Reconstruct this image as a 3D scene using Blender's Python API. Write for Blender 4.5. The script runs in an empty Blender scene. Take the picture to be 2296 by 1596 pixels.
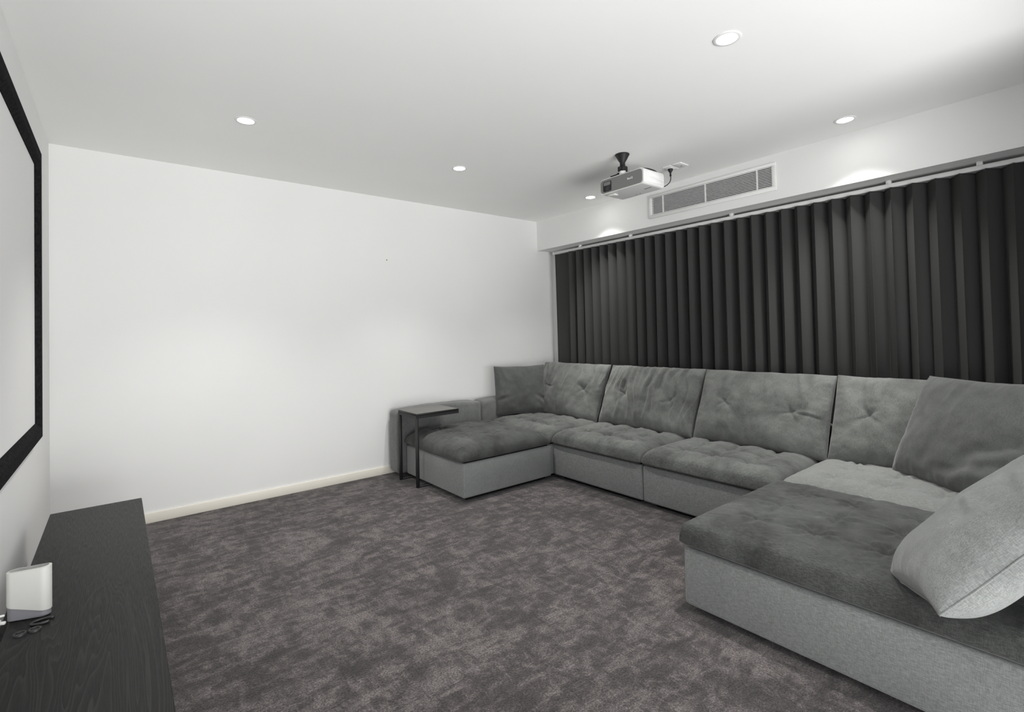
import bpy, bmesh, math, random
import numpy as np
from mathutils import Vector, Matrix

random.seed(7)
S = bpy.context.scene
COL = S.collection
rad = math.radians

# ------------------------------------------------------------------ camera
W, H = 2296.0, 1596.0
FPX, CX, CY = 1110.861, 1148.0, 722.3265
YAW, PITCH, ROLL = rad(38.6016), rad(1.1678), rad(-1.3291)
fw = Vector((math.sin(YAW)*math.cos(PITCH), math.cos(YAW)*math.cos(PITCH), math.sin(PITCH)))
r0 = Vector((math.cos(YAW), -math.sin(YAW), 0)); u0 = r0.cross(fw)
rt = r0*math.cos(ROLL) + u0*math.sin(ROLL); up = -r0*math.sin(ROLL) + u0*math.cos(ROLL)
cam = bpy.data.cameras.new('camera'); camo = bpy.data.objects.new('camera', cam); COL.objects.link(camo)
camo.matrix_world = Matrix(((rt.x, up.x, -fw.x, .3425), (rt.y, up.y, -fw.y, -4.3951), (rt.z, up.z, -fw.z, 1.2922), (0, 0, 0, 1)))
cam.sensor_fit = 'HORIZONTAL'; cam.sensor_width = 36.0; cam.lens = 36.0*FPX/W
cam.shift_x = 0.0; cam.shift_y = -(H/2 - CY)/W
cam.clip_start = .02
S.camera = camo

# ------------------------------------------------------------------ world, fill light, exposure
wd = bpy.data.worlds.new('world'); S.world = wd; wd.use_nodes = True
wd.node_tree.nodes['Background'].inputs[0].default_value = (.95, .97, 1, 1)
wd.node_tree.nodes['Background'].inputs[1].default_value = 1.0
DOWNLIGHT_W = 135.0
# added unseen fill light behind the camera, shining in through the back opening
la = bpy.data.lights.new('fill_light', 'AREA'); la.shape = 'RECTANGLE'; la.size = 4.2; la.size_y = 2.4
la.energy = 315; la.color = (1, 1, .985)
lo = bpy.data.objects.new('fill_light', la); COL.objects.link(lo)
lo.location = (1.6, -7.6, .35); lo.rotation_euler = (rad(90+39), 0, 0)      # shines into the room and up, to brighten the ceiling
S.view_settings.view_transform = 'Standard'; S.view_settings.look = 'None'
S.view_settings.gamma = 1.0; S.view_settings.use_curve_mapping = False
S.view_settings.exposure = 0.12
S.cycles.use_denoising = True
S.cycles.max_bounces = 14; S.cycles.diffuse_bounces = 10
S.cycles.sample_clamp_indirect = 6.0

# ------------------------------------------------------------------ helpers
def tag(o, label=None, cat=None, group=None, kind=None):
    if label: o['label'] = label
    if cat: o['category'] = cat
    if group: o['group'] = group
    if kind: o['kind'] = kind
    return o
def thing(name, label, cat, loc=(0, 0, 0), rot=(0, 0, 0), group=None):
    o = bpy.data.objects.new(name, None); COL.objects.link(o)
    o.empty_display_size = .05
    o.location = loc; o.rotation_euler = rot
    return tag(o, label, cat, group)
def link(name, me, mat, parent=None, smooth=False, loc=None, rot=None):
    if mat is not None and not me.materials: me.materials.append(mat)
    if smooth:
        for p in me.polygons: p.use_smooth = True
    o = bpy.data.objects.new(name, me); COL.objects.link(o)
    if parent: o.parent = parent
    if loc: o.location = loc
    if rot: o.rotation_euler = rot
    return o
def me_of(bm, name='m'):
    me = bpy.data.meshes.new(name); bmesh.ops.recalc_face_normals(bm, faces=bm.faces); bm.to_mesh(me); bm.free(); return me
def add_box(bm, x0, x1, y0, y1, z0, z1):
    vs = [bm.verts.new(p) for p in ((x0,y0,z0),(x1,y0,z0),(x1,y1,z0),(x0,y1,z0),(x0,y0,z1),(x1,y0,z1),(x1,y1,z1),(x0,y1,z1))]
    for f in ((0,3,2,1),(4,5,6,7),(0,1,5,4),(1,2,6,5),(2,3,7,6),(3,0,4,7)): bm.faces.new([vs[i] for i in f])
    return vs
def box(name, mat, parent, x0, x1, y0, y1, z0, z1, bev=0, seg=2, cuts=0):
    bm = bmesh.new(); add_box(bm, min(x0,x1), max(x0,x1), min(y0,y1), max(y0,y1), min(z0,z1), max(z0,z1))
    if bev: bmesh.ops.bevel(bm, geom=list(bm.edges), offset=bev, segments=seg, profile=.5, affect='EDGES')
    o = link(name, me_of(bm, name), mat, parent, smooth=bool(bev))
    if bev: o.data.set_sharp_from_angle(angle=rad(50))
    return o
def lathe(name, prof, mat, parent, n=32, loc=None, rot=None, smooth=True):
    """prof: list of (r, z) from one end to the other"""
    bm = bmesh.new(); rings = []
    for r, z in prof:
        if r < 1e-6: rings.append([bm.verts.new((0, 0, z))])
        else: rings.append([bm.verts.new((r*math.cos(2*math.pi*i/n), r*math.sin(2*math.pi*i/n), z)) for i in range(n)])
    for a, b in zip(rings, rings[1:]):
        for i in range(n):
            j = (i+1) % n
            if len(a) == 1 and len(b) == 1: continue
            if len(a) == 1: bm.faces.new((a[0], b[i], b[j]))
            elif len(b) == 1: bm.faces.new((a[i], a[j], b[0]))
            else: bm.faces.new((a[i], a[j], b[j], b[i]))
    o = link(name, me_of(bm, name), mat, parent, smooth=smooth, loc=loc, rot=rot)
    if smooth: o.data.set_sharp_from_angle(angle=rad(40))
    return o
def tube_mesh(pts, r, n=8, closed=False, name='tube'):
    pts = [Vector(p) for p in pts]; N = len(pts); bm = bmesh.new(); rings = []
    prevn = None
    for i, p in enumerate(pts):
        if closed: t = (pts[(i+1) % N] - pts[i-1])
        else: t = pts[min(i+1, N-1)] - pts[max(i-1, 0)]
        t.normalize()
        if prevn is None:
            a = Vector((0, 0, 1)) if abs(t.z) < .9 else Vector((1, 0, 0))
            nrm = (a - t*a.dot(t)).normalized()
        else:
            nrm = (prevn - t*prevn.dot(t)).normalized()
        prevn = nrm; b = t.cross(nrm)
        rings.append([bm.verts.new(p + (nrm*math.cos(2*math.pi*k/n) + b*math.sin(2*math.pi*k/n))*r) for k in range(n)])
    rng = range(N) if closed else range(N-1)
    for i in rng:
        a, b = rings[i], rings[(i+1) % N]
        for k in range(n): bm.faces.new((a[k], a[(k+1) % n], b[(k+1) % n], b[k]))
    if not closed:
        bm.faces.new(rings[0]); bm.faces.new(rings[-1][::-1])
    return me_of(bm, name)
def bez(p, n=24):
    """Catmull-Rom through the points"""
    p = [Vector(q) for q in p]; p = [p[0]*2-p[1]] + p + [p[-1]*2-p[-2]]; out = []
    for i in range(1, len(p)-2):
        for k in range(n):
            t = k/n; a, b, c, d = p[i-1:i+3]
            out.append(.5*((2*b) + (c-a)*t + (2*a-5*b+4*c-d)*t*t + (3*b-a-3*c+d)*t**3))
    out.append(p[-2]); return out
# gradient noise, vectorised
def vnoise(x, y, seed=0):
    x = np.asarray(x, float); y = np.asarray(y, float)
    xi = np.floor(x).astype(np.int64); yi = np.floor(y).astype(np.int64); xf = x-xi; yf = y-yi
    def g(ix, iy, dx, dy):
        h = (ix*374761393 + iy*668265263 + seed*974711 + 1013) & 0x7fffffff
        h = ((h ^ (h >> 13))*1274126177) & 0x7fffffff; h = h ^ (h >> 16)
        a = (h & 1023)/1023.0*2*np.pi
        return np.cos(a)*dx + np.sin(a)*dy
    s = lambda t: t*t*t*(t*(t*6-15)+10)
    u, v = s(xf), s(yf)
    n0 = g(xi, yi, xf, yf)*(1-u) + g(xi+1, yi, xf-1, yf)*u
    n1 = g(xi, yi+1, xf, yf-1)*(1-u) + g(xi+1, yi+1, xf-1, yf-1)*u
    return (n0*(1-v) + n1*v)*1.4
def fbm(x, y, seed=0, o=3):
    t = 0
    for k in range(o): t = t + vnoise(x*2**k, y*2**k, seed+k*17)/2**k
    return t
def sstep(a, b, x):
    t = np.clip((x-a)/(b-a), 0, 1); return t*t*(3-2*t)
def two_sided(name, U, V, top, bot):
    """closed mesh from two (N,M,3) sheets sharing their border"""
    N, M = U.shape; vs = [tuple(p) for p in top.reshape(-1, 3)]; idx = np.arange(N*M).reshape(N, M)
    bidx = np.full((N, M), -1); k = N*M
    for i in range(N):
        for j in range(M):
            if i in (0, N-1) or j in (0, M-1): bidx[i, j] = idx[i, j]
            else: bidx[i, j] = k; vs.append(tuple(bot[i, j])); k += 1
    fs = []
    for i in range(N-1):
        for j in range(M-1):
            fs.append((idx[i,j], idx[i+1,j], idx[i+1,j+1], idx[i,j+1]))
            fs.append((bidx[i,j], bidx[i,j+1], bidx[i+1,j+1], bidx[i+1,j]))
    me = bpy.data.meshes.new(name); me.from_pydata(vs, [], [tuple(int(a) for a in f) for f in fs]); me.update()
    return me

# ------------------------------------------------------------------ materials
def mat(name, col=(.5, .5, .5), rough=.6, spec=.3, metal=0, sheen=0, emit=None, es=1):
    m = bpy.data.materials.new(name); m.use_nodes = True
    b = m.node_tree.nodes['Principled BSDF']
    b.inputs['Base Color'].default_value = (*col, 1); b.inputs['Roughness'].default_value = rough
    b.inputs['Specular IOR Level'].default_value = spec; b.inputs['Metallic'].default_value = metal
    b.inputs['Sheen Weight'].default_value = sheen; b.inputs['Sheen Roughness'].default_value = .45
    if emit: b.inputs['Emission Color'].default_value = (*emit, 1); b.inputs['Emission Strength'].default_value = es
    return m
class NT:
    def __init__(s, m): s.t = m.node_tree; s.b = s.t.nodes['Principled BSDF']
    def n(s, typ, **kw):
        o = s.t.nodes.new(typ)
        for k, v in kw.items():
            if k in o.inputs.keys(): o.inputs[k].default_value = v
            else: setattr(o, k, v)
        return o
    def l(s, a, b): s.t.links.new(a, b)
    def coords(s, scale=(1, 1, 1), kind='Object', rot=(0, 0, 0)):
        tc = s.n('ShaderNodeTexCoord'); mp = s.n('ShaderNodeMapping'); mp.inputs['Scale'].default_value = scale
        mp.inputs['Rotation'].default_value = rot
        s.l(tc.outputs[kind], mp.inputs['Vector']); return mp.outputs['Vector']
    def noise(s, vec, scale, detail=2, rough=.5, dist=0):
        o = s.n('ShaderNodeTexNoise'); o.inputs['Scale'].default_value = scale; o.inputs['Detail'].default_value = detail
        o.inputs['Roughness'].default_value = rough; o.inputs['Distortion'].default_value = dist
        s.l(vec, o.inputs['Vector']); return o.outputs['Fac']
    def ramp(s, fac, stops):
        o = s.n('ShaderNodeValToRGB'); e = o.color_ramp.elements
        while len(e) < len(stops): e.new(.5)
        for q, (p, c) in zip(e, stops): q.position = p; q.color = (*c, 1) if len(c) == 3 else c
        s.l(fac, o.inputs['Fac']); return o.outputs['Color']
    def math(s, op, a, b=None, clamp=False):
        o = s.n('ShaderNodeMath'); o.operation = op; o.use_clamp = clamp
        for i, q in enumerate((a, b)):
            if q is None: continue
            if isinstance(q, (int, float)): o.inputs[i].default_value = q
            else: s.l(q, o.inputs[i])
        return o.outputs[0]
    def mix(s, fac, a, b, typ='MIX'):
        o = s.n('ShaderNodeMix'); o.data_type = 'RGBA'; o.blend_type = typ
        for i, q in ((0, fac), (6, a), (7, b)):
            if isinstance(q, (int, float)): o.inputs[i].default_value = q
            elif isinstance(q, tuple): o.inputs[i].default_value = (*q, 1)
            else: s.l(q, o.inputs[i])
        return o.outputs[2]
    def bump(s, h, strength=.3, dist=.002):
        o = s.n('ShaderNodeBump'); o.inputs['Strength'].default_value = strength; o.inputs['Distance'].default_value = dist
        s.l(h, o.inputs['Height']); s.l(o.outputs['Normal'], s.b.inputs['Normal']); return o

def paint(name, col, rough=.75):
    m = mat(name, col, rough, .25); t = NT(m); v = t.coords(kind='Object')
    t.bump(t.noise(v, 180, 3, .6), .06, .001)
    t.l(t.ramp(t.noise(v, 1.3, 3), [(.3, tuple(c*.985 for c in col)), (.7, tuple(min(c*1.01, 1) for c in col))]), t.b.inputs['Base Color'])
    return m
M_WALL = paint('wall_paint', (.81, .81, .803))
M_CEIL = paint('ceiling_paint', (.90, .90, .89))
M_BASEB = paint('baseboard_paint', (.80, .765, .68), .45)
M_PLASTIC = mat('white_plastic', (.78, .78, .77), .35, .4)
M_METALW = mat('white_metal', (.80, .80, .79), .4, .4)

def carpet():
    m = mat('carpet', (.09, .08, .08), .95, .1, sheen=.25); t = NT(m); v = t.coords()
    big = t.noise(v, 3.2, 5, .62, 1.0)
    # strokes left in the pile by feet and the vacuum cleaner: the nap lies one way or the other
    st1 = t.noise(t.coords((6.0, 16.0, 1), rot=(0, 0, rad(35))), 1.0, 5, .66, 1.0)
    st2 = t.noise(t.coords((17.0, 7.0, 1), rot=(0, 0, rad(12))), 1.0, 5, .66, 1.2)
    nap = t.math('ADD', t.math('MULTIPLY', st1, .45), t.math('ADD', t.math('MULTIPLY', st2, .35), t.math('MULTIPLY', big, .35)))
    fine = t.noise(v, 130, 3, .7)
    grain = t.noise(v, 320, 2, .7)
    c = t.ramp(nap, [(.475, (.034, .0290, .0290)), (.55, (.053, .0455, .0452)), (.60, (.086, .0745, .0737)), (.675, (.135, .118, .117))])
    c2 = t.mix(1.0, c, t.ramp(fine, [(.37, (.45, .44, .44)), (.5, (.95, .95, .95)), (.63, (1.55, 1.55, 1.55))]), 'MULTIPLY')
    c3 = t.mix(1.0, c2, t.ramp(grain, [(.36, (.55, .55, .55)), (.5, (1, 1, 1)), (.64, (1.5, 1.5, 1.5))]), 'MULTIPLY')
    t.l(c3, t.b.inputs['Base Color'])
    h = t.math('ADD', t.math('MULTIPLY', fine, .6), t.math('MULTIPLY', grain, .5))
    t.bump(h, .7, .007)
    return m
M_CARPET = carpet()

def fabric(name, col, var=.22, weave=1.0, sheen=.35):
    m = mat(name, col, .92, .12, sheen=sheen); t = NT(m); v = t.coords()
    a = t.noise(v, 5.0, 4, .6, .5)              # crushed pile, cloudy
    b = t.noise(t.coords((420, 55, 420)), 1.0, 2, .6)    # yarns
    c = t.noise(t.coords((420, 420, 55)), 1.0, 2, .6)
    w = t.math('ADD', t.math('MULTIPLY', b, .6), t.math('MULTIPLY', c, .4))
    lo = tuple(q*(1-var) for q in col); hi = tuple(q*(1+var) for q in col)
    base = t.ramp(a, [(.32, lo), (.5, col), (.70, hi)])
    k = t.mix(weave, base, t.ramp(w, [(.38, (.66, .66, .66)), (.5, (1, 1, 1)), (.62, (1.38, 1.38, 1.37))]), 'MULTIPLY')
    t.l(k, t.b.inputs['Base Color'])
    t.bump(t.math('ADD', w, t.math('MULTIPLY', a, .3)), .35, .003)
    return m
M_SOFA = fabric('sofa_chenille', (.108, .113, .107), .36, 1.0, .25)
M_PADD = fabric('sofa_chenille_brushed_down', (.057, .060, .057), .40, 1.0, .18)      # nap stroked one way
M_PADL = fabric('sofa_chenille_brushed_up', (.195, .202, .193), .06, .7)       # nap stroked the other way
M_SOFAB = fabric('sofa_base_chenille', (.205, .214, .210), .05, .7)
M_ARM = fabric('sofa_arm_chenille', (.150, .156, .152), .2, .8)
M_CUSH = fabric('cushion_chenille', (.142, .148, .140), .32, .8, .28)
M_THROW = fabric('throw_velvet', (.095, .099, .095), .2, .6, .35)
M_BIG = fabric('pale_chenille', (.200, .208, .202), .16, .7, .2)
M_DARK = mat('black_plastic', (.012, .012, .012), .5, .4)
M_PLINTH = mat('black_plinth', (.008, .008, .008), .8, .1)
M_BLACKMETAL = mat('black_powder_coat', (.014, .014, .014), .5, .4)
M_GREYTOP = mat('grey_laminate', (.155, .152, .142), .5, .3)

def curtain_mat():
    m = mat('curtain_cloth', (.056, .056, .055), .9, .08); t = NT(m); v = t.coords()
    w = t.noise(t.coords((300, 300, 60)), 1, 2)
    t.bump(w, .12, .001); return m
M_CURT = curtain_mat()

def black_wood():
    m = mat('black_stained_oak', (.014, .014, .0135), .5, .2); t = NT(m)
    v = t.coords((9, .8, 8))
    g = t.noise(v, 1.0, 2, .45, .8)
    band = t.math('FRACT', t.math('MULTIPLY', g, 34))
    pores = t.noise(t.coords((500, 18, 200)), 1, 2, .6)
    line = t.ramp(band, [(0, (0, 0, 0)), (.55, (.25, .25, .25)), (.92, (1, 1, 1)), (1, (.1, .1, .1))])
    mixed = t.math('MULTIPLY', line, t.math('ADD', t.math('MULTIPLY', pores, .8), .25))
    t.l(t.ramp(mixed, [(0, (.011, .011, .0108)), (.35, (.016, .016, .0157)), (.8, (.028, .028, .027))]), t.b.inputs['Base Color'])
    t.l(t.ramp(pores, [(.3, (.45, .45, .45)), (.7, (.62, .62, .62))]), t.b.inputs['Roughness'])
    t.bump(mixed, .25, .0012)
    return m
M_WOOD = black_wood()
M_SCREEN = mat('projection_fabric', (.80, .80, .795), .95, .05)
def velvet():
    m = mat('frame_velvet', (.020, .020, .021), 1.0, .04); t = NT(m)
    n = t.noise(t.coords(), 60, 4, .65)
    t.l(t.ramp(n, [(.35, (.009, .009, .010)), (.7, (.024, .024, .025))]), t.b.inputs['Base Color']); return m
M_VELVET = velvet()
M_PGREY = mat('projector_front', (.20, .20, .195), .4, .4)
M_LENSGLASS = mat('lens_glass', (.02, .02, .022), .08, .6)
M_ROUTERW = mat('router_white', (.60, .60, .575), .4, .4)
M_RUBBER = mat('rubber', (.028, .028, .028), .4, .5)
M_ROUTERG = mat('router_grey', (.24, .24, .265), .4, .4)
M_LED = mat('downlight_lens', (.9, .9, .9), .5, .3, emit=(1, .985, .96), es=30)
M_LOGO = mat('logo_white', (.85, .85, .85), .5, .2)
M_VENTDARK = mat('vent_void', (.02, .02, .02), .9, .1)
M_SOCK = mat('socket_plate', (.80, .80, .79), .35, .4)

# ------------------------------------------------------------------ the room
XB, YB, ZC = 4.50, -4.53, 2.60        # curtain wall, back wall, ceiling
XK, ZK = 4.26, 2.253                   # bulkhead face and underside
def struct(o): o['kind'] = 'structure'; return o
def slab(name, m, *b): return struct(box(name, m, None, *b))
slab('floor', M_CARPET, -.1, XB+.1, YB-.12, .1, -.1, 0)
slab('ceiling', M_CEIL, -.1, XB+.1, YB-.1, .1, ZC, ZC+.1)
slab('wall_left', M_WALL, -.1, 0, YB-.1, .1, 0, ZC)
slab('wall_far', M_WALL, 0, XB, 0, .1, 0, ZC)
slab('wall_right', M_WALL, XB, XB+.1, YB-.1, .1, 0, ZC)
bm = bmesh.new()                       # back wall behind the camera, opening added to let the fill light in, x .05-3.50
add_box(bm, 0, .05, YB-.1, YB, 0, ZC); add_box(bm, 3.50, XB, YB-.1, YB, 0, ZC); add_box(bm, .05, 3.50, YB-.1, YB, 2.36, ZC)
struct(link('wall_back', me_of(bm), M_WALL))
# bulkhead over the curtain, with the opening of the air grille
VY0, VY1, VZ0, VZ1 = -2.712, -1.630, 2.354, 2.514
bm = bmesh.new()
add_box(bm, XK, XB, VY1, 0, ZK, ZC); add_box(bm, XK, XB, YB, VY0, ZK, ZC)
add_box(bm, XK, XB, VY0, VY1, ZK, VZ0); add_box(bm, XK, XB, VY0, VY1, VZ1, ZC)
bmesh.ops.remove_doubles(bm, verts=bm.verts, dist=1e-5)
struct(link('trim_1', me_of(bm), M_WALL))
def bboard(name, x0, x1, y0, y1):
    o = box(name, M_BASEB, None, x0, x1, y0, y1, 0, .071, .003, 2); struct(o)
bboard('baseboard_far', .0135, XB, -.013, 0)
bboard('baseboard_left', 0, .013, YB, 0)
bboard('baseboard_back', 3.51, XB, YB, YB+.013)

# ------------------------------------------------------------------ downlights
def downlight(x, y, label):
    t = thing('downlight', label, 'downlight', (x, y, ZC), group='recessed ceiling downlights')
    lathe('trim_ring', [(.044, -.001), (.046, -.004), (.056, -.0045), (.060, -.002), (.060, 0), (.044, 0), (.044, -.001)], M_PLASTIC, t, 40)
    lathe('lens', [(0, -.0022), (.0445, -.0022), (.0445, 0)], M_LED, t, 40)
    l = bpy.data.lights.new('downlight_lamp', 'SPOT'); l.spot_size = rad(98); l.spot_blend = 1.0
    l.shadow_soft_size = .04; l.energy = DOWNLIGHT_W; l.color = (1, .985, .96)
    o = bpy.data.objects.new('downlight_lamp', l); COL.objects.link(o); o.parent = t; o.location = (0, 0, -.006)
downlight(.955, -1.112, 'glowing recessed downlight nearest the screen wall')
downlight(2.470, -1.108, 'glowing recessed downlight in the middle of the row along the bare wall')
downlight(3.985, -1.112, 'glowing recessed downlight left of the projector close to the bulkhead')
downlight(2.510, -3.288, 'large glowing recessed downlight nearest the camera, above the sofa')
downlight(3.985, -3.288, 'glowing recessed downlight near the bulkhead to the right of the air grille')
downlight(.955, -3.288, 'recessed downlight above the near end of the black console')

# ------------------------------------------------------------------ projection screen
sc = thing('projection_screen', 'large white projection screen in a black velvet frame on the left wall', 'screen', (0, -2.085, 1.548))
IW, IH, FW = 1.175, .662, .082
box('screen_fabric', M_SCREEN, sc, .004, .016, -IW-.004, IW+.004, -IH-.004, IH+.004)
def rail(horizontal, s):
    # bevelled profile: outer edge to inner edge (offset from inner opening, height off the wall)
    prof = [(FW, .0), (FW, .034), (FW-.004, .038), (.030, .038), (.004, .022), (0, .020), (0, .0)]
    bm = bmesh.new(); A = []; B = []
    for o_, h in prof:
        if horizontal: p, q = (h, -(IW+o_), s*(IH+o_)), (h, IW+o_, s*(IH+o_))
        else: p, q = (h, s*(IW+o_), -(IH+o_)), (h, s*(IW+o_), IH+o_)
        A.append(bm.verts.new(p)); B.append(bm.verts.new(q))
    for i in range(len(prof)):
        j = (i+1) % len(prof); bm.faces.new((A[i], A[j], B[j], B[i]))
    bm.faces.new(A); bm.faces.new(B[::-1])
    link('frame_rail', me_of(bm), M_VELVET, sc)
for s in (1, -1): rail(True, s); rail(False, s)

# ------------------------------------------------------------------ media console
CZ = .45
con = thing('media_console', 'long low black wood-grain console below the projection screen', 'console', (.262, -2.20, 0))
cy0, cy1 = -1.16, 1.16
box('top', M_WOOD, con, -.181, .181, cy0, cy1, CZ-.028, CZ, .004, 2)
box('side_panel', M_WOOD, con, -.175, .160, cy0+.004, cy0+.026, .05, CZ-.028, .001, 1)
box('side_panel', M_WOOD, con, -.175, .160, cy1-.026, cy1-.004, .05, CZ-.028, .001, 1)
box('bottom_panel', M_WOOD, con, -.175, .160, cy0+.026, cy1-.026, .05, .072)
box('back_panel', M_WOOD, con, -.175, -.163, cy0+.026, cy1-.026, .072, CZ-.028)
box('plinth', M_PLINTH, con, -.160, .130, cy0+.03, cy1-.03, 0, .05)
dw = (cy1-cy0-.056)/4
for k in range(4):
    a = cy0+.028+k*dw
    d = box('door', M_WOOD, con, .158, .172, a+.0015, a+dw-.0015, .055, CZ-.034, .002, 1)
    box('pull_edge', M_BLACKMETAL, d, .1690, .1735, a+dw/2-.06, a+dw/2+.06, CZ-.044, CZ-.036, .001, 1)

# ------------------------------------------------------------------ router and bits on the console
rt_ = thing('router', 'white and grey upright wifi router standing on the black console', 'router', (.128, -2.246, CZ), (0, 0, rad(-20)))
def sleeve(name, w, d, zb, ztp, inset, m, hollow=0, capz=None):
    """rounded-rectangle sleeve; zb, ztp: functions of local x giving lower and upper rim"""
    n = 10; R = d*.48; prof = []
    for cxx, cyy, a0 in ((w/2-R, d/2-R, 0), (-w/2+R, d/2-R, 90), (-w/2+R, -d/2+R, 180), (w/2-R, -d/2+R, 270)):
        for k in range(n+1):
            a = rad(a0+90*k/n); prof.append((cxx+R*math.cos(a), cyy+R*math.sin(a)))
    bm = bmesh.new(); N = len(prof)
    def ring(sc_, f): return [bm.verts.new((x*sc_, y*(1-(1-sc_)*w/d), f(x))) for x, y in prof]
    a = ring(1, zb); b = ring(1, lambda x: ztp(x)-.002); c = ring(1-.006/w*2, ztp)
    rows = [a, b, c]
    if hollow:
        rows.append(ring(1-hollow/w*2, ztp)); rows.append(ring(1-hollow/w*2, lambda x: ztp(x)-.012))
    for p, q in zip(rows, rows[1:]):
        for i in range(N): bm.faces.new((p[i], p[(i+1) % N], q[(i+1) % N], q[i]))
    bm.faces.new(rows[-1]); bm.faces.new(a[::-1])
    o = link(name, me_of(bm), m, rt_, smooth=True); o.data.set_sharp_from_angle(angle=rad(35)); return o
RW = .108
sleeve('shell', RW, .042, lambda x: .032-.26*x, lambda x: .150+.05*x, 0, M_ROUTERW, .006)
sleeve('core', RW-.004, .038, lambda x: .003, lambda x: .044-.24*x, 0, M_ROUTERG)
sleeve('top_panel', RW-.014, .030, lambda x: .12, lambda x: .1415+.05*x, 0, M_ROUTERG)
for fx in (-.04, .04): lathe('foot', [(0, 0), (.006, 0), (.006, .004), (0, .004)], M_DARK, rt_, 12, (fx, 0, 0))
ca = bez([(.075, -2.262, CZ+.03), (.045, -2.275, CZ+.035), (.035, -2.30, CZ+.02), (.034, -2.33, CZ-.04), (.034, -2.36, CZ-.25), (.034, -2.37, .02)], 10)
tag(link('power_cable', tube_mesh(ca, .0035, 8), M_PLASTIC, smooth=True), 'white cable running from the back of the router down behind the console', 'cable')
box_pl = thing('cable_plug', 'white cable plug lying at the left edge beside the router', 'plug', (.056, -2.272, CZ+.016), (0, 0, rad(-25)))
box('body', M_PLASTIC, box_pl, -.02, .012, -.008, .008, -.008, .008, .003, 2); box('strain_relief', M_PLASTIC, box_pl, .012, .026, -.004, .004, -.004, .004, .001, 1)
def ring_thing(x, y, r, label, rz=0):
    t = thing('rubber_ring', label, 'ring', (x, y, CZ), (0, 0, rz), group='small black rings beside the router')
    lathe('rim', [(r*.62, .0), (r, .0), (r, .004), (r*.9, .006), (r*.72, .006), (r*.62, .004), (r*.62, 0)], M_RUBBER, t, 28)
    lathe('disc', [(0, .0005), (r*.5, .0005), (r*.62, .002), (r*.60, .003), (r*.3, .003), (0, .0026)], M_BLACKMETAL, t, 28)
ring_thing(.1185, -2.359, .0152, 'small flat black ring on the console, farther left of the pair')
ring_thing(.1500, -2.357, .0152, 'small flat black ring on the console, beside the open cable loop')
hk = []
for k in range(29):
    a = rad(20+k*10.3); hk.append((.163+.025*math.cos(a), -2.316+.015*math.sin(a), CZ+.0045))
tag(link('cable_loop', tube_mesh(hk, .004, 8), M_RUBBER, smooth=True), 'black open loop of cable at the right foot of the router', 'cable')

# ------------------------------------------------------------------ C-shaped side table over the end of the sofa
st = thing('side_table', 'small black C-shaped metal side table slid over the sofa end', 'table', (2.3225, -.435, 0))
tx0, tx1, ty0, ty1, tz = -.0125, .4125, -.170, .170, .622
tt = box('table_top', M_BLACKMETAL, st, tx0, tx1, ty0, ty1, tz-.016, tz, .0015, 1)
box('inlay', M_GREYTOP, tt, tx0+.004, tx1-.004, ty0+.004, ty1-.004, tz-.002, tz+.0012, .0005, 1)
bm = bmesh.new(); q = .024
add_box(bm, tx0, tx0+q, ty0, ty1, tz-.040, tz-.017); add_box(bm, tx1-q, tx1, ty0, ty1, tz-.040, tz-.017)
add_box(bm, tx0+q, tx1-q, ty0, ty0+q, tz-.040, tz-.017); add_box(bm, tx0+q, tx1-q, ty1-q, ty1, tz-.040, tz-.017)
link('top_frame', me_of(bm), M_BLACKMETAL, st)
for s in (0, 1):
    a = ty0 if s == 0 else ty1-q
    box('leg', M_BLACKMETAL, st, tx0, tx0+q, a, a+q, 0, tz-.040, .001, 1)
    box('foot_rail', M_BLACKMETAL, st, tx0+q, tx1-.02, a, a+q, 0, .018, .001, 1)
box('rear_bar', M_BLACKMETAL, st, tx1-.02, tx1, ty0, ty1, 0, .018, .001, 1)

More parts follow.
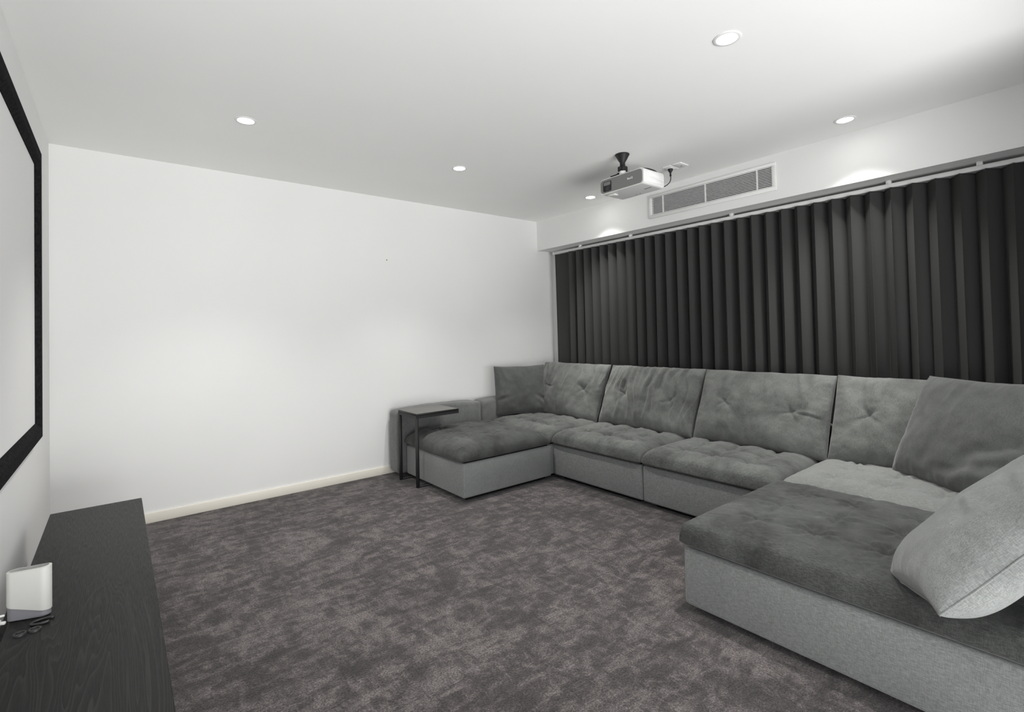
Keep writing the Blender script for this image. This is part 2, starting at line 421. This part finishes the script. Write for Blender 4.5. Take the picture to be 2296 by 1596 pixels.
# ------------------------------------------------------------------ sofa
def pad_mesh(w, d, t, tx, ty, seed, crown=.018, tdepth=.034, R=.13, crisp=0., cdep=.022, wall=.3, tr=.040, cw=.020, lump=1., N=140):
    """tufted seat pad, centre at origin, z 0..t; tx, ty: tuft grid coordinates"""
    s = np.linspace(-1, 1, N); m_ = 1.5*s-.5*s**3
    U, V = np.meshgrid(m_, m_, indexing='ij')
    X = U*w/2; Y = V*d/2
    dx = (1-np.abs(U))*w/2; dy = (1-np.abs(V))*d/2
    def edge(D, R): return np.sqrt(np.clip(1-(1-np.clip(D/R, 0, 1))**2, 0, 1))
    ex = wall*edge(dx, .02)+(1-wall)*edge(dx, R); ey = wall*edge(dy, .02)+(1-wall)*edge(dy, R)
    e = crisp*np.minimum(ex, ey)+(1-crisp)*ex*ey
    zs = t*.16
    sag = crown*(1-U**2)*(1-V**2)
    top = zs + (t-zs)*e + sag
    inner = sstep(.0, .12, np.minimum(dx, dy))
    # tufts and the creases that join them
    tuft = np.zeros_like(X)
    pts = [(a, b) for a in tx for b in ty]
    for k, (a, b) in enumerate(pts):
        r_ = np.hypot(X-a, Y-b); th = np.arctan2(Y-b, X-a)
        tuft += tdepth*np.exp(-(r_/tr)**1.05)
        tuft += .006*np.sin(th*(5+k % 3)+k*1.7)*np.exp(-((r_-.055)/.035)**2)
    rn = random.Random(seed)
    def crease(p, q, dep, wd_):
        p = np.array(p); q = np.array(q); v = q-p; L = np.hypot(*v); v = v/L; n = np.array((-v[1], v[0]))
        a = (X-p[0])*v[0]+(Y-p[1])*v[1]; b = (X-p[0])*n[0]+(Y-p[1])*n[1]
        bow = rn.uniform(-.02, .02)
        b = b - bow*np.sin(np.clip(a/L, 0, 1)*np.pi)
        msk = sstep(-.02, .03, a)*(1-sstep(L-.03, L+.02, a))
        mid = 1-.55*np.sin(np.clip(a/L, 0, 1)*np.pi)
        return dep*mid*msk*np.exp(-np.abs(b)/wd_)
    cr = np.zeros_like(X)
    for i, a in enumerate(tx):
        for j, b in enumerate(ty):
            if i+1 < len(tx): cr += crease((a, b), (tx[i+1], b), cdep, cw)
            if j+1 < len(ty): cr += crease((a, b), (a, ty[j+1]), cdep, cw)
    for a in tx:
        cr += crease((a, ty[0]), (a+rn.uniform(-.03, .03), -d/2+.09), cdep*.55, cw*.7) + crease((a, ty[-1]), (a+rn.uniform(-.03, .03), d/2-.09), cdep*.55, cw*.7)
    for b in ty:
        cr += crease((tx[0], b), (-w/2+.09, b+rn.uniform(-.03, .03)), cdep*.55, cw*.7) + crease((tx[-1], b), (w/2-.09, b+rn.uniform(-.03, .03)), cdep*.55, cw*.7)
    wr = lump*.006*fbm(X*7, Y*7, seed, 3) + .0035*np.abs(vnoise(X*22+3*vnoise(X*5, Y*5, seed+4), Y*14, seed+9))
    # short gathers running in from the rim
    rim = np.exp(-((np.minimum(dx, dy)-.07)/.06)**2)
    ang = np.where(dx < dy, Y, X)
    wr = wr + .004*rim*vnoise(ang*38, np.minimum(dx, dy)*6, seed+21)
    top = top - (tuft+cr)*inner + wr*sstep(0, .04, np.minimum(dx, dy))
    eb = edge(dx, .04)*edge(dy, .04)
    bot = zs*(1-eb)
    # rounded corners and a softly wavy rim
    cf = np.clip(np.abs(U*V), 0, 1)**10
    sh = 1-.018*(1-crisp*.7)*cf
    wob = 1+.004*vnoise(ang*4, ang*0, seed+31)
    XX = X*sh*wob; YY = Y*sh*wob
    return two_sided('seat_pad', U, V, np.dstack((XX, YY, top)), np.dstack((XX, YY, bot)))

def pillow_mesh(w, h, T, seed, tufts=(), wrinkle=.010, pull=.035, sl=.12, wfreq=9, boxy=.42, wtop=True, wlow=-.35, folds=(), N=130):
    """cushion standing in the xz plane, bottom edge at z=0, front towards -y"""
    s = np.linspace(-1, 1, N); m_ = 1.5*s-.5*s**3
    U, V = np.meshgrid(m_, m_, indexing='ij')
    X = w/2*U*(1-pull*(U**2)*(1-V**2)); Z = h/2*V*(1-pull*(V**2)*(1-U**2))
    prof = (np.clip(1-np.abs(U)**2.8, 0, 1)*np.clip(1-np.abs(V)**2.8, 0, 1))**boxy
    half = T/2*prof*(1-sl*V)
    def detail(side):
        dd = np.zeros_like(X)
        mask = np.clip(prof*1.6, 0, 1)
        for k, (a, b, dep) in enumerate(tufts):
            r_ = np.hypot(X-a, Z-b); th = np.arctan2(Z-b, X-a)
            dd -= dep*(.42*np.exp(-(r_/.06)**1.1)+.55*np.exp(-(r_/.014)**1.2))
            star = np.maximum(0, np.sin(th*4+seed+k*2)+.25*np.sin(th*7+k))
            dd -= .011*star*np.exp(-r_/.085)*sstep(0, .02, r_)
        q = vnoise(X*wfreq+.55*vnoise(X*4, Z*4, seed), Z*1.7+X*1.2, seed+3)
        rid = 1-np.abs(q)*4.5
        top = sstep(wlow, .75, V) if wtop else np.ones_like(V)*.6
        dd += wrinkle*np.clip(rid, -1, 1)*top
        for (x0, z0, x1, z1, dep, wd_) in folds:
            p = np.array((x0, z0)); v = np.array((x1-x0, z1-z0)); L = np.hypot(*v); v = v/L
            a = (X-x0)*v[0]+(Z-z0)*v[1]; b = -(X-x0)*v[1]+(Z-z0)*v[0]
            b = b+.012*vnoise(a*9, a*0+seed, seed+50)
            dd -= dep*sstep(-.05, .06, a)*(1-sstep(L-.12, L+.05, a))*(np.exp(-(b/wd_)**2)-.6*np.exp(-((b-wd_*1.9)/wd_)**2))
        dd += .010*fbm(X*4.5, Z*4.5, seed+5, 3)
        # puckers along the seam
        rimd = np.minimum((1-np.abs(U))*w/2, (1-np.abs(V))*h/2)
        along = np.where((1-np.abs(U))*w < (1-np.abs(V))*h, Z, X)
        dd += .0035*np.exp(-((rimd-.03)/.03)**2)*vnoise(along*34, rimd*8, seed+12)
        return dd*mask
    yf = -(half+detail(0)); yb = half*.92+.006*fbm(X*4, Z*4, seed+77, 2)*np.clip(prof*1.5, 0, 1)
    bend = -.0*V
    # slight waviness of the seam itself
    sw = .006*vnoise(X*6, Z*6, seed+61)
    Zs = Z+h/2+.006*vnoise(X*5, Z*0, seed+41)*np.abs(V)**6
    me = two_sided('cushion', U, V, np.dstack((X, yf+sw, Zs)), np.dstack((X, yb+sw, Zs)))
    rim = [(i, 0) for i in range(N-1)] + [(N-1, j) for j in range(N-1)] + [(i, N-1) for i in range(N-1, 0, -1)] + [(0, j) for j in range(N-1, 0, -1)]
    P = np.dstack((X, yf+sw, Zs))
    return me, [tuple(P[i, j]) for i, j in rim[::1]]

BZ0, BZ1, PT = .035, .296, .122
def module(name, label, x0, x1, y0, y1, seed, ntx, nty, arm=None, back=False, lift=0, crown=.018, dep=.046, pm=None, R=.13, crisp=0., cdep=.026, wall=.3, tr=.040, cw=.020, lump=1., N=140):
    """seat unit with base, pad and, where it has them, armrest and backrest"""
    cx, cy = (x0+x1)/2, (y0+y1)/2
    t = thing(name, label, 'sofa module', (cx, cy, 0), group='units of the sectional sofa')
    g = .003
    bx1 = x1
    box('base', M_SOFAB, t, x0-cx+.008, bx1-cx-g, y0-cy+g, y1-cy-g, BZ0, BZ1, .014, 3)
    box('plinth', M_PLINTH, t, x0-cx+.075, bx1-cx-.02, y0-cy+.07, y1-cy-.07, 0, BZ0+.002)
    px1 = x1-(.16 if back else 0)
    w, d = px1-x0, y1-y0
    tx = [-w/2+(i+1)*w/(ntx+1) for i in range(ntx)]; ty = [-d/2+(i+1)*d/(nty+1) for i in range(nty)]
    link('seat_pad', pad_mesh(w+.018, d+.006, PT, tx, ty, seed, crown, dep, R, crisp, cdep, wall, tr, cw, lump, N), pm or M_SOFA, t, smooth=True,
         loc=((x0+px1)/2-cx-.009, 0, BZ1+.009+lift))
    box('gap_shade', M_PLINTH, t, x0-cx+.030, bx1-cx-.03, y0-cy+.025, y1-cy-.025, BZ1-.004, BZ1+.021)  # dark block added to stand in for the shade in the pad gap
    if arm:
        a0, a1, ax0, ax1 = arm
        bm = bmesh.new(); add_box(bm, ax0, ax1, a0, a1, BZ0, .596)
        bmesh.ops.bevel(bm, geom=list(bm.edges), offset=.036, segments=5, profile=.55, affect='EDGES')
        bmesh.ops.translate(bm, verts=bm.verts, vec=(-cx, -cy, 0))
        long_e = [e for e in bm.edges if abs(e.verts[0].co.x-e.verts[1].co.x) > .3]
        bmesh.ops.subdivide_edges(bm, edges=long_e, cuts=22, use_grid_fill=True)
        L0, L1 = ax0-cx, ax1-cx
        for v in bm.verts:
            f = (v.co.x-L0)/(L1-L0)
            if v.co.z > .45:
                v.co.z += .022*math.sin(math.pi*min(max(f, 0), 1))**.6 + .004*float(vnoise(v.co.x*7, v.co.y*9, seed))
            v.co.y += .004*float(vnoise(v.co.x*5, v.co.z*6, seed+2))
        link('armrest', me_of(bm), M_ARM, t, smooth=True)
    if back:
        box('backrest', M_SOFA, t, x1-cx-.145, x1-cx, y0-cy+g, y1-cy-g, BZ1, .60, .04, 4)
    return t
XS0, XS1, XS2 = 2.387, 3.338, 4.322
Y0, Y1, Y2, Y3, Y4 = -.240, -1.168, -2.120, -3.074, -4.262
module('sofa_end_unit', 'tufted sofa end unit with low armrest by the bare wall, under the side table', XS0, XS1-.03, -1.195, Y0, 11, 3, 3,
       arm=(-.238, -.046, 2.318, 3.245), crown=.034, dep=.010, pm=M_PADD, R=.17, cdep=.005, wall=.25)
module('sofa_corner_unit', 'far corner sofa unit between the end unit and the curtain', XS1-.025, XS2, Y1, Y0, 12, 3, 3, arm=(-.238, -.046, 3.250, XS2), back=True)
module('sofa_seat_unit', 'armless sofa seat unit next to the far corner, left of the centre joint', XS1, XS2, Y2, Y1, 13, 3, 3, back=True)
module('sofa_seat_unit', 'armless sofa seat unit next to the near chaise, right of the centre joint', XS1, XS2, Y3, Y2, 14, 3, 3, back=True)
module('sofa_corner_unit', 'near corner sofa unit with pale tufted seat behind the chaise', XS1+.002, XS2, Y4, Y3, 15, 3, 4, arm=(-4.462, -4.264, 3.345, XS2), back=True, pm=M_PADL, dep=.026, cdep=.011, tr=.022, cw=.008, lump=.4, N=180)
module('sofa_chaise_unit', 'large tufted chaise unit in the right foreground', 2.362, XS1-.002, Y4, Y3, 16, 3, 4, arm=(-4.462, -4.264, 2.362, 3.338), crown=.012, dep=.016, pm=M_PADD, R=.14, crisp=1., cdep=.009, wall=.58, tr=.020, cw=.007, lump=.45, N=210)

def cushion(name, label, loc, yaw, lean, w, h, T, seed, m, group, roll=0, seam_r=.0028, rest=None, **kw):
    """front of the cushion looks along local -y; yaw 90 deg turns it to -x... """
    me, rim = pillow_mesh(w, h, T, seed, **kw)
    t = thing(name, label, 'cushion', loc, group=group)
    R = Matrix.Rotation(yaw, 4, 'Z') @ Matrix.Rotation(-lean, 4, 'X') @ Matrix.Rotation(roll, 4, 'Y')
    MW = Matrix.Translation(loc) @ R; t.matrix_world = MW
    if rest is not None:            # flattened where it lies on the seat
        MI = MW.inverted()
        def press(p):
            q = MW @ Vector(p)
            if q.z < rest: q.z = rest
            return MI @ q
        for v in me.vertices: v.co = press(v.co)
        rim = [press(p) for p in rim]
    link('cover', me, m, t, smooth=True)
    link('seam', tube_mesh(rim, seam_r, 6, closed=True), m, t, smooth=True)
    return t
G1 = 'back cushions of the sofa'; G2 = 'loose throw pillows on the sofa'
SZ = .405
YAWB = rad(-90)      # front to -x
# local x maps to -y (x right = towards the camera side)
def back_c(label, yc, w, seed, tufts, **kw):
    cushion('back_cushion', label, (3.950, yc, SZ), YAWB, rad(24), w, .590, .215, seed, M_CUSH, G1, tufts=tufts, pull=.012, **kw)
back_c('tufted back cushion in the far corner, half behind the dark throw pillow', -.664, .955, 21, [(-.22, .0, .035), (.275, .0, .04)], wrinkle=.015, wfreq=13)
back_c('heavily wrinkled tufted back cushion, second from the bare wall', -1.664, .990, 22, [(-.215, .0, .03), (.265, -.02, .04)], wrinkle=.019, wfreq=12, wlow=-1.6)
back_c('wide smooth tufted back cushion in the middle of the curtain side', -2.645, .955, 23, [(-.235, .02, .04), (.250, -.01, .04)], wrinkle=.006, wfreq=8,
       folds=[(.28, -.015, .46, -.04, .008, .010)])
back_c('tufted back cushion half behind the large square pillow', -3.618, .975, 24, [(-.265, .02, .04), (.25, .0, .04)], wrinkle=.011, wfreq=10)
cushion('throw_pillow', 'small dark square pillow leaning on the far armrest', (3.685, -.335, SZ+.025), rad(-20), rad(5), .565, .505, .15, 31, M_THROW, G2,
        wrinkle=.005, wfreq=6, pull=.03, folds=[(-.27, -.10, -.12, -.06, .012, .02), (.27, -.12, .15, -.05, .012, .02)])
cushion('throw_pillow', 'large square pillow leaning in the near corner against the back cushion', (3.700, -3.760, SZ+.012), rad(-126), rad(24), .665, .615, .20, 32, M_THROW, G2,
        wrinkle=.006, wfreq=5, pull=.03, wtop=False, folds=[(.33, .02, .05, -.16, .020, .035), (.33, -.10, .0, -.22, .016, .03)])
cushion('throw_pillow', 'big pale pillow slumped on the chaise at the right edge', (2.248, -3.948, .460), rad(191.9), rad(46.8), .48, .68, .237, 33, M_BIG, G2, roll=-.359, rest=.432, sl=0, 
       
        wrinkle=.004, wfreq=5, pull=.04, wtop=False, folds=[(-.02, -.05, .12, -.09, .012, .016), (.0, .10, .14, .04, .012, .018)])

# ------------------------------------------------------------------ curtain and its track
CXC = 4.412
def curtain():
    lam = .1155; A = .046; ystart = -.150; yend = -4.44; n_per = 22
    flat = .235
    nf = int((-(yend)+ystart-flat)/lam); NV = 30
    rn = random.Random(5); jit = [rn.uniform(-1, 1) for _ in range(nf+3)]; jx = [rn.uniform(.8, 1.15) for _ in range(nf+3)]
    cols = []
    for k in range(14): cols.append(('f', k/14))
    for k in range(nf*n_per+1): cols.append(('w', k/n_per))
    zt, zb = 2.198, .018
    V = []; F = []
    for c, (typ, q) in enumerate(cols):
        for r in range(NV+1):
            f = r/NV; f = f**1.5 if r else 0; z = zt+(zb-zt)*f
            if typ == 'f':
                y = ystart - flat*q - .012*math.sin(f*3)*(1-q); x = CXC - .006 + .018*math.sin(q*math.pi)*(1-.5*f) - .036*sstep(.75, 1, q)*0
                x += (-A*math.sin(-.6)*0)
                x = x*(1-q**3) + (CXC)*q**3
            else:
                i = int(q); fr = q-i; amp = A*(1+ (jx[i]*(1-fr)+jx[i+1]*fr-1)*min(1, f*1.6)*.9)
                ph = 2*math.pi*q
                j = (jit[i]*(1-fr)+jit[i+1]*fr)
                y = ystart-flat-q*lam - .009*math.sin(2*ph)*(1-.35*f) + j*.007*f
                x = CXC - amp*math.sin(ph) + .006*j*f*math.cos(ph*.5) - .010*f*math.sin(2*ph+j*2)
            V.append((float(x), float(y), float(z)))
    n = NV+1
    for c in range(len(cols)-1):
        for r in range(NV):
            F.append((c*n+r, c*n+r+1, (c+1)*n+r+1, (c+1)*n+r))
    me = bpy.data.meshes.new('curtain'); me.from_pydata(V, [], F); me.update()
    o = link('curtain_cloth', me, M_CURT, None, smooth=True)
    md = o.modifiers.new('thickness', 'SOLIDIFY'); md.thickness = .002
    return o
cu = thing('curtain', 'full-height black wave-fold curtain across the right wall behind the sofa', 'curtain', (CXC, -2.3, 0))
cc = curtain(); cc.name = 'cloth'; cc.parent = cu; cc.location = (-CXC, 2.3, 0)
tr = thing('curtain_track', 'slim white curtain track under the bulkhead', 'curtain track', (CXC, -2.3, 2.2))
box('rail', M_METALW, tr, -.016, .016, -2.20, 2.165, .002, .030, .002, 1)
box('end_cap', M_PLASTIC, tr, -.018, .018, 2.165, 2.180, 0, .033, .003, 2)
for y in (-.558, -1.255, -2.309, -3.399, -3.849):
    b = box('bracket', M_METALW, tr, -.018, .016, y+2.3-.014, y+2.3+.014, .030, .0528, .002, 1)
    box('clip', M_METALW, b, -.021, -.016, y+2.3-.006, y+2.3+.006, .026, .034, .001, 1)

# ------------------------------------------------------------------ air grille in the bulkhead
vt = thing('air_grille', 'white slatted air-conditioning grille set in the bulkhead', 'vent', (XK, -2.17, 2.43))
def vbox(name, m, x0, x1, y0, y1, z0, z1, bev=0): return box(name, m, vt, x0, x1, y0+2.17, y1+2.17, z0-2.43, z1-2.43, bev, 1)
OY0, OY1, OZ0, OZ1 = -2.744, -1.597, 2.322, 2.538
vbox('frame_rail', M_METALW, -.014, -.0005, OY0, OY1, OZ0, VZ0, .002)
vbox('frame_rail', M_METALW, -.014, -.0005, OY0, OY1, VZ1, OZ1, .002)
vbox('frame_rail', M_METALW, -.014, -.0005, OY0, VY0, VZ0, VZ1, .002)
vbox('frame_rail', M_METALW, -.014, -.0005, VY1, OY1, VZ0, VZ1, .002)
vbox('backing', M_VENTDARK, .016, .020, VY0+.001, VY1-.001, VZ0+.001, VZ1-.001)
NS = 13; pitch = (VZ1-VZ0)/NS
bm = bmesh.new(); L = (VY1-VY0)/2-.001
prof = [(-.009, -.0030), (-.009, .0022), (.010, .0056), (.010, .0014)]
A = [bm.verts.new((a, -L, b)) for a, b in prof]; B = [bm.verts.new((a, L, b)) for a, b in prof]
for i in range(4): bm.faces.new((A[i], A[(i+1) % 4], B[(i+1) % 4], B[i]))
bm.faces.new(A); bm.faces.new(B[::-1]); slat_me = me_of(bm)
for k in range(NS):
    link('slat', slat_me, M_METALW, vt, loc=(0, (VY0+VY1)/2+2.17, VZ0+(k+.5)*pitch-2.43))
for y in (-1.748, -2.165, -2.600): vbox('divider', M_METALW, -.010, .004, y-.004, y+.004, VZ0, VZ1)

# ------------------------------------------------------------------ projector, mount, cables, sockets
pj = thing('projector', 'white ceiling projector with grey front panel facing the screen', 'projector', (3.41, -2.055, 2.392))
def rbox_front():
    bm = bmesh.new(); add_box(bm, -.130, .130, -.200, .200, -.058, .058)
    bmesh.ops.bevel(bm, geom=[e for e in bm.edges if abs(e.verts[0].co.x-e.verts[1].co.x) > .1], offset=.022, segments=5, profile=.5, affect='EDGES')
    bmesh.ops.bevel(bm, geom=[e for e in bm.edges if e.verts[0].co.x > .12 and e.verts[1].co.x > .12], offset=.02, segments=4, profile=.5, affect='EDGES')
    o = link('body', me_of(bm), M_PLASTIC, pj, smooth=True); o.data.set_sharp_from_angle(angle=rad(40)); return o
rbox_front()
def rrect(w, h, r, n=6):
    out = []
    for cxx, cyy, a0 in ((w/2-r, h/2-r, 0), (-w/2+r, h/2-r, 90), (-w/2+r, -h/2+r, 180), (w/2-r, -h/2+r, 270)):
        for k in range(n+1):
            a = rad(a0+90*k/n); out.append((cxx+r*math.cos(a), cyy+r*math.sin(a)))
    return out
def plate(name, m, parent, w, h, r, x0, x1, yc, zc):
    bm = bmesh.new(); p = rrect(w, h, r)
    A = [bm.verts.new((x0, yc+a, zc+b)) for a, b in p]; B = [bm.verts.new((x1, yc+a, zc+b)) for a, b in p]; N = len(p)
    for i in range(N): bm.faces.new((A[i], A[(i+1) % N], B[(i+1) % N], B[i]))
    bm.faces.new(A); bm.faces.new(B[::-1]); return link(name, me_of(bm), m, parent)
fp = plate('front_panel', M_PGREY, pj, .386, .100, .024, -.136, -.128, .002, 0)
wn = plate('lens_window', M_DARK, pj, .078, .076, .010, -.139, -.134, .128, -.004)
plate('window_top', M_PGREY, wn, .064, .026, .004, -.1405, -.138, .128, .016)
lathe('lens', [(0, .004), (.014, .003), (.021, 0), (.024, -.002), (.024, -.004)], M_LENSGLASS, wn, 24, (-.1385, .122, -.020), (0, rad(-90), 0))
side = plate('side_vent', M_METALW, pj, .001, .001, .0004, .0, .0001, 0, 0) if False else None
for k in range(2):
    box('side_panel', M_METALW, pj, -.085, .105, -.2025, -.199, (-.040, .004)[k], (-.004, .040)[k], .001, 1)
box('base_foot', M_PLASTIC, pj, -.09, -.045, .10, .165, -.066, -.057, .003, 2)
box('base_mark', M_PGREY, pj, .00, .012, -.165, -.105, -.0588, -.0578)
for a in (.02, -.015): lathe('screw', [(0, -.0595), (.005, -.0595), (.005, -.056)], M_PGREY, pj, 12, (.075, a, 0))
tc = bpy.data.curves.new('logo', 'FONT'); tc.body = 'BenQ'; tc.size = .021; tc.extrude = .0006; tc.align_x = 'CENTER'
to = bpy.data.objects.new('logo_tmp', tc); COL.objects.link(to)
dg = bpy.context.evaluated_depsgraph_get(); lm = bpy.data.meshes.new_from_object(to.evaluated_get(dg)); bpy.data.objects.remove(to)
lm.materials.clear()
link('logo', lm, M_LOGO, fp, loc=(-.1366, -.085, -.002), rot=(rad(90), 0, rad(-90)))

mt = thing('projector_mount', 'black cone-shaped ceiling mount holding the projector', 'mount', (3.300, -2.056, 2.60))
lathe('ceiling_cup', [(0, 0), (.052, 0), (.053, -.006), (.048, -.012), (.034, -.040), (.020, -.062), (.018, -.066), (0, -.066)], M_BLACKMETAL, mt, 36)
lathe('neck', [(0, -.064), (.019, -.064), (.020, -.086), (.017, -.088), (0, -.088)], M_DARK, mt, 24)
box('ball_joint', M_DARK, mt, -.028, .028, -.028, .028, -.128, -.090, .008, 3)
lathe('knob', [(0, 0), (.011, 0), (.012, .010), (.009, .014), (0, .014)], M_BLACKMETAL, mt, 16, (-.027, 0, -.108), (0, rad(-90), 0))
lathe('hub', [(0, -.126), (.024, -.126), (.026, -.148), (0, -.148)], M_PLASTIC, mt, 24)
for a in (90, 20, 160, -60):
    ex, ey = math.cos(rad(a))*.115, math.sin(rad(a))*.115
    if ex < -.02: ex *= .15
    arm_ = tube_mesh([(0, 0, -.136), (ex*.3, ey*.3, -.136), (ex, ey, -.138)], .005, 8)
    link('arm', arm_, M_BLACKMETAL, mt, smooth=True)

def socket(name, label, x, y, hole=True):
    t = thing(name, label, 'socket', (x, y, ZC))
    box('plate', M_SOCK, t, -.058, .058, -.037, .037, -.009, 0, .002, 2)
    if hole: lathe('port', [(0, -.0098), (.006, -.0098), (.006, -.008)], M_DARK, t, 14, (.012, 0, 0))
    else: box('socket_block', M_SOCK, t, -.030, .030, -.025, .025, -.013, -.008, .002, 1)
socket('data_socket', 'white ceiling wall-plate with a round cable port', 3.868, -2.180)
socket('power_socket', 'white ceiling power point with a black plug in it', 3.868, -2.092, False)
pg = thing('power_plug', 'black power plug and thin cord hanging from the ceiling socket', 'plug', (3.862, -2.092, 2.587))
lathe('plug_body', [(0, 0), (.020, 0), (.021, -.006), (.015, -.020), (.008, -.030), (.0065, -.032), (.0065, -.050), (.008, -.052), (.008, -.058), (.003, -.060), (0, -.060)], M_DARK, pg, 20)
cb = bez([(3.862, -2.092, 2.530), (3.860, -2.094, 2.505), (3.835, -2.098, 2.470), (3.77, -2.10, 2.430), (3.68, -2.10, 2.405), (3.56, -2.11, 2.395), (3.538, -2.11, 2.395)], 10)
co = link('cord', tube_mesh([Vector(p)-Vector((3.862, -2.092, 2.587)) for p in cb], .0035, 8), M_DARK, pg, smooth=True)
cb = bez([(3.545, -2.18, 2.40), (3.62, -2.17, 2.42), (3.60, -2.14, 2.50), (3.50, -2.11, 2.518), (3.42, -2.08, 2.50), (3.38, -2.06, 2.478), (3.40, -2.05, 2.456)], 10)
tag(link('video_cable', tube_mesh(cb, .006, 8), M_DARK, smooth=True), 'thick black cable looping over the top of the projector', 'cable')

# ------------------------------------------------------------------ mark on the bare wall
ws = thing('wall_screw', 'tiny dark screw left in the bare white wall', 'screw', (2.348, 0, 2.005))
lathe('head', [(0, .0045), (.004, .004), (.005, 0)], M_DARK, ws, 12, (0, 0, 0), (rad(90), 0, 0))
lathe('washer', [(.005, .001), (.008, .001), (.008, 0)], M_PLASTIC, ws, 14, (0, 0, 0), (rad(90), 0, 0))
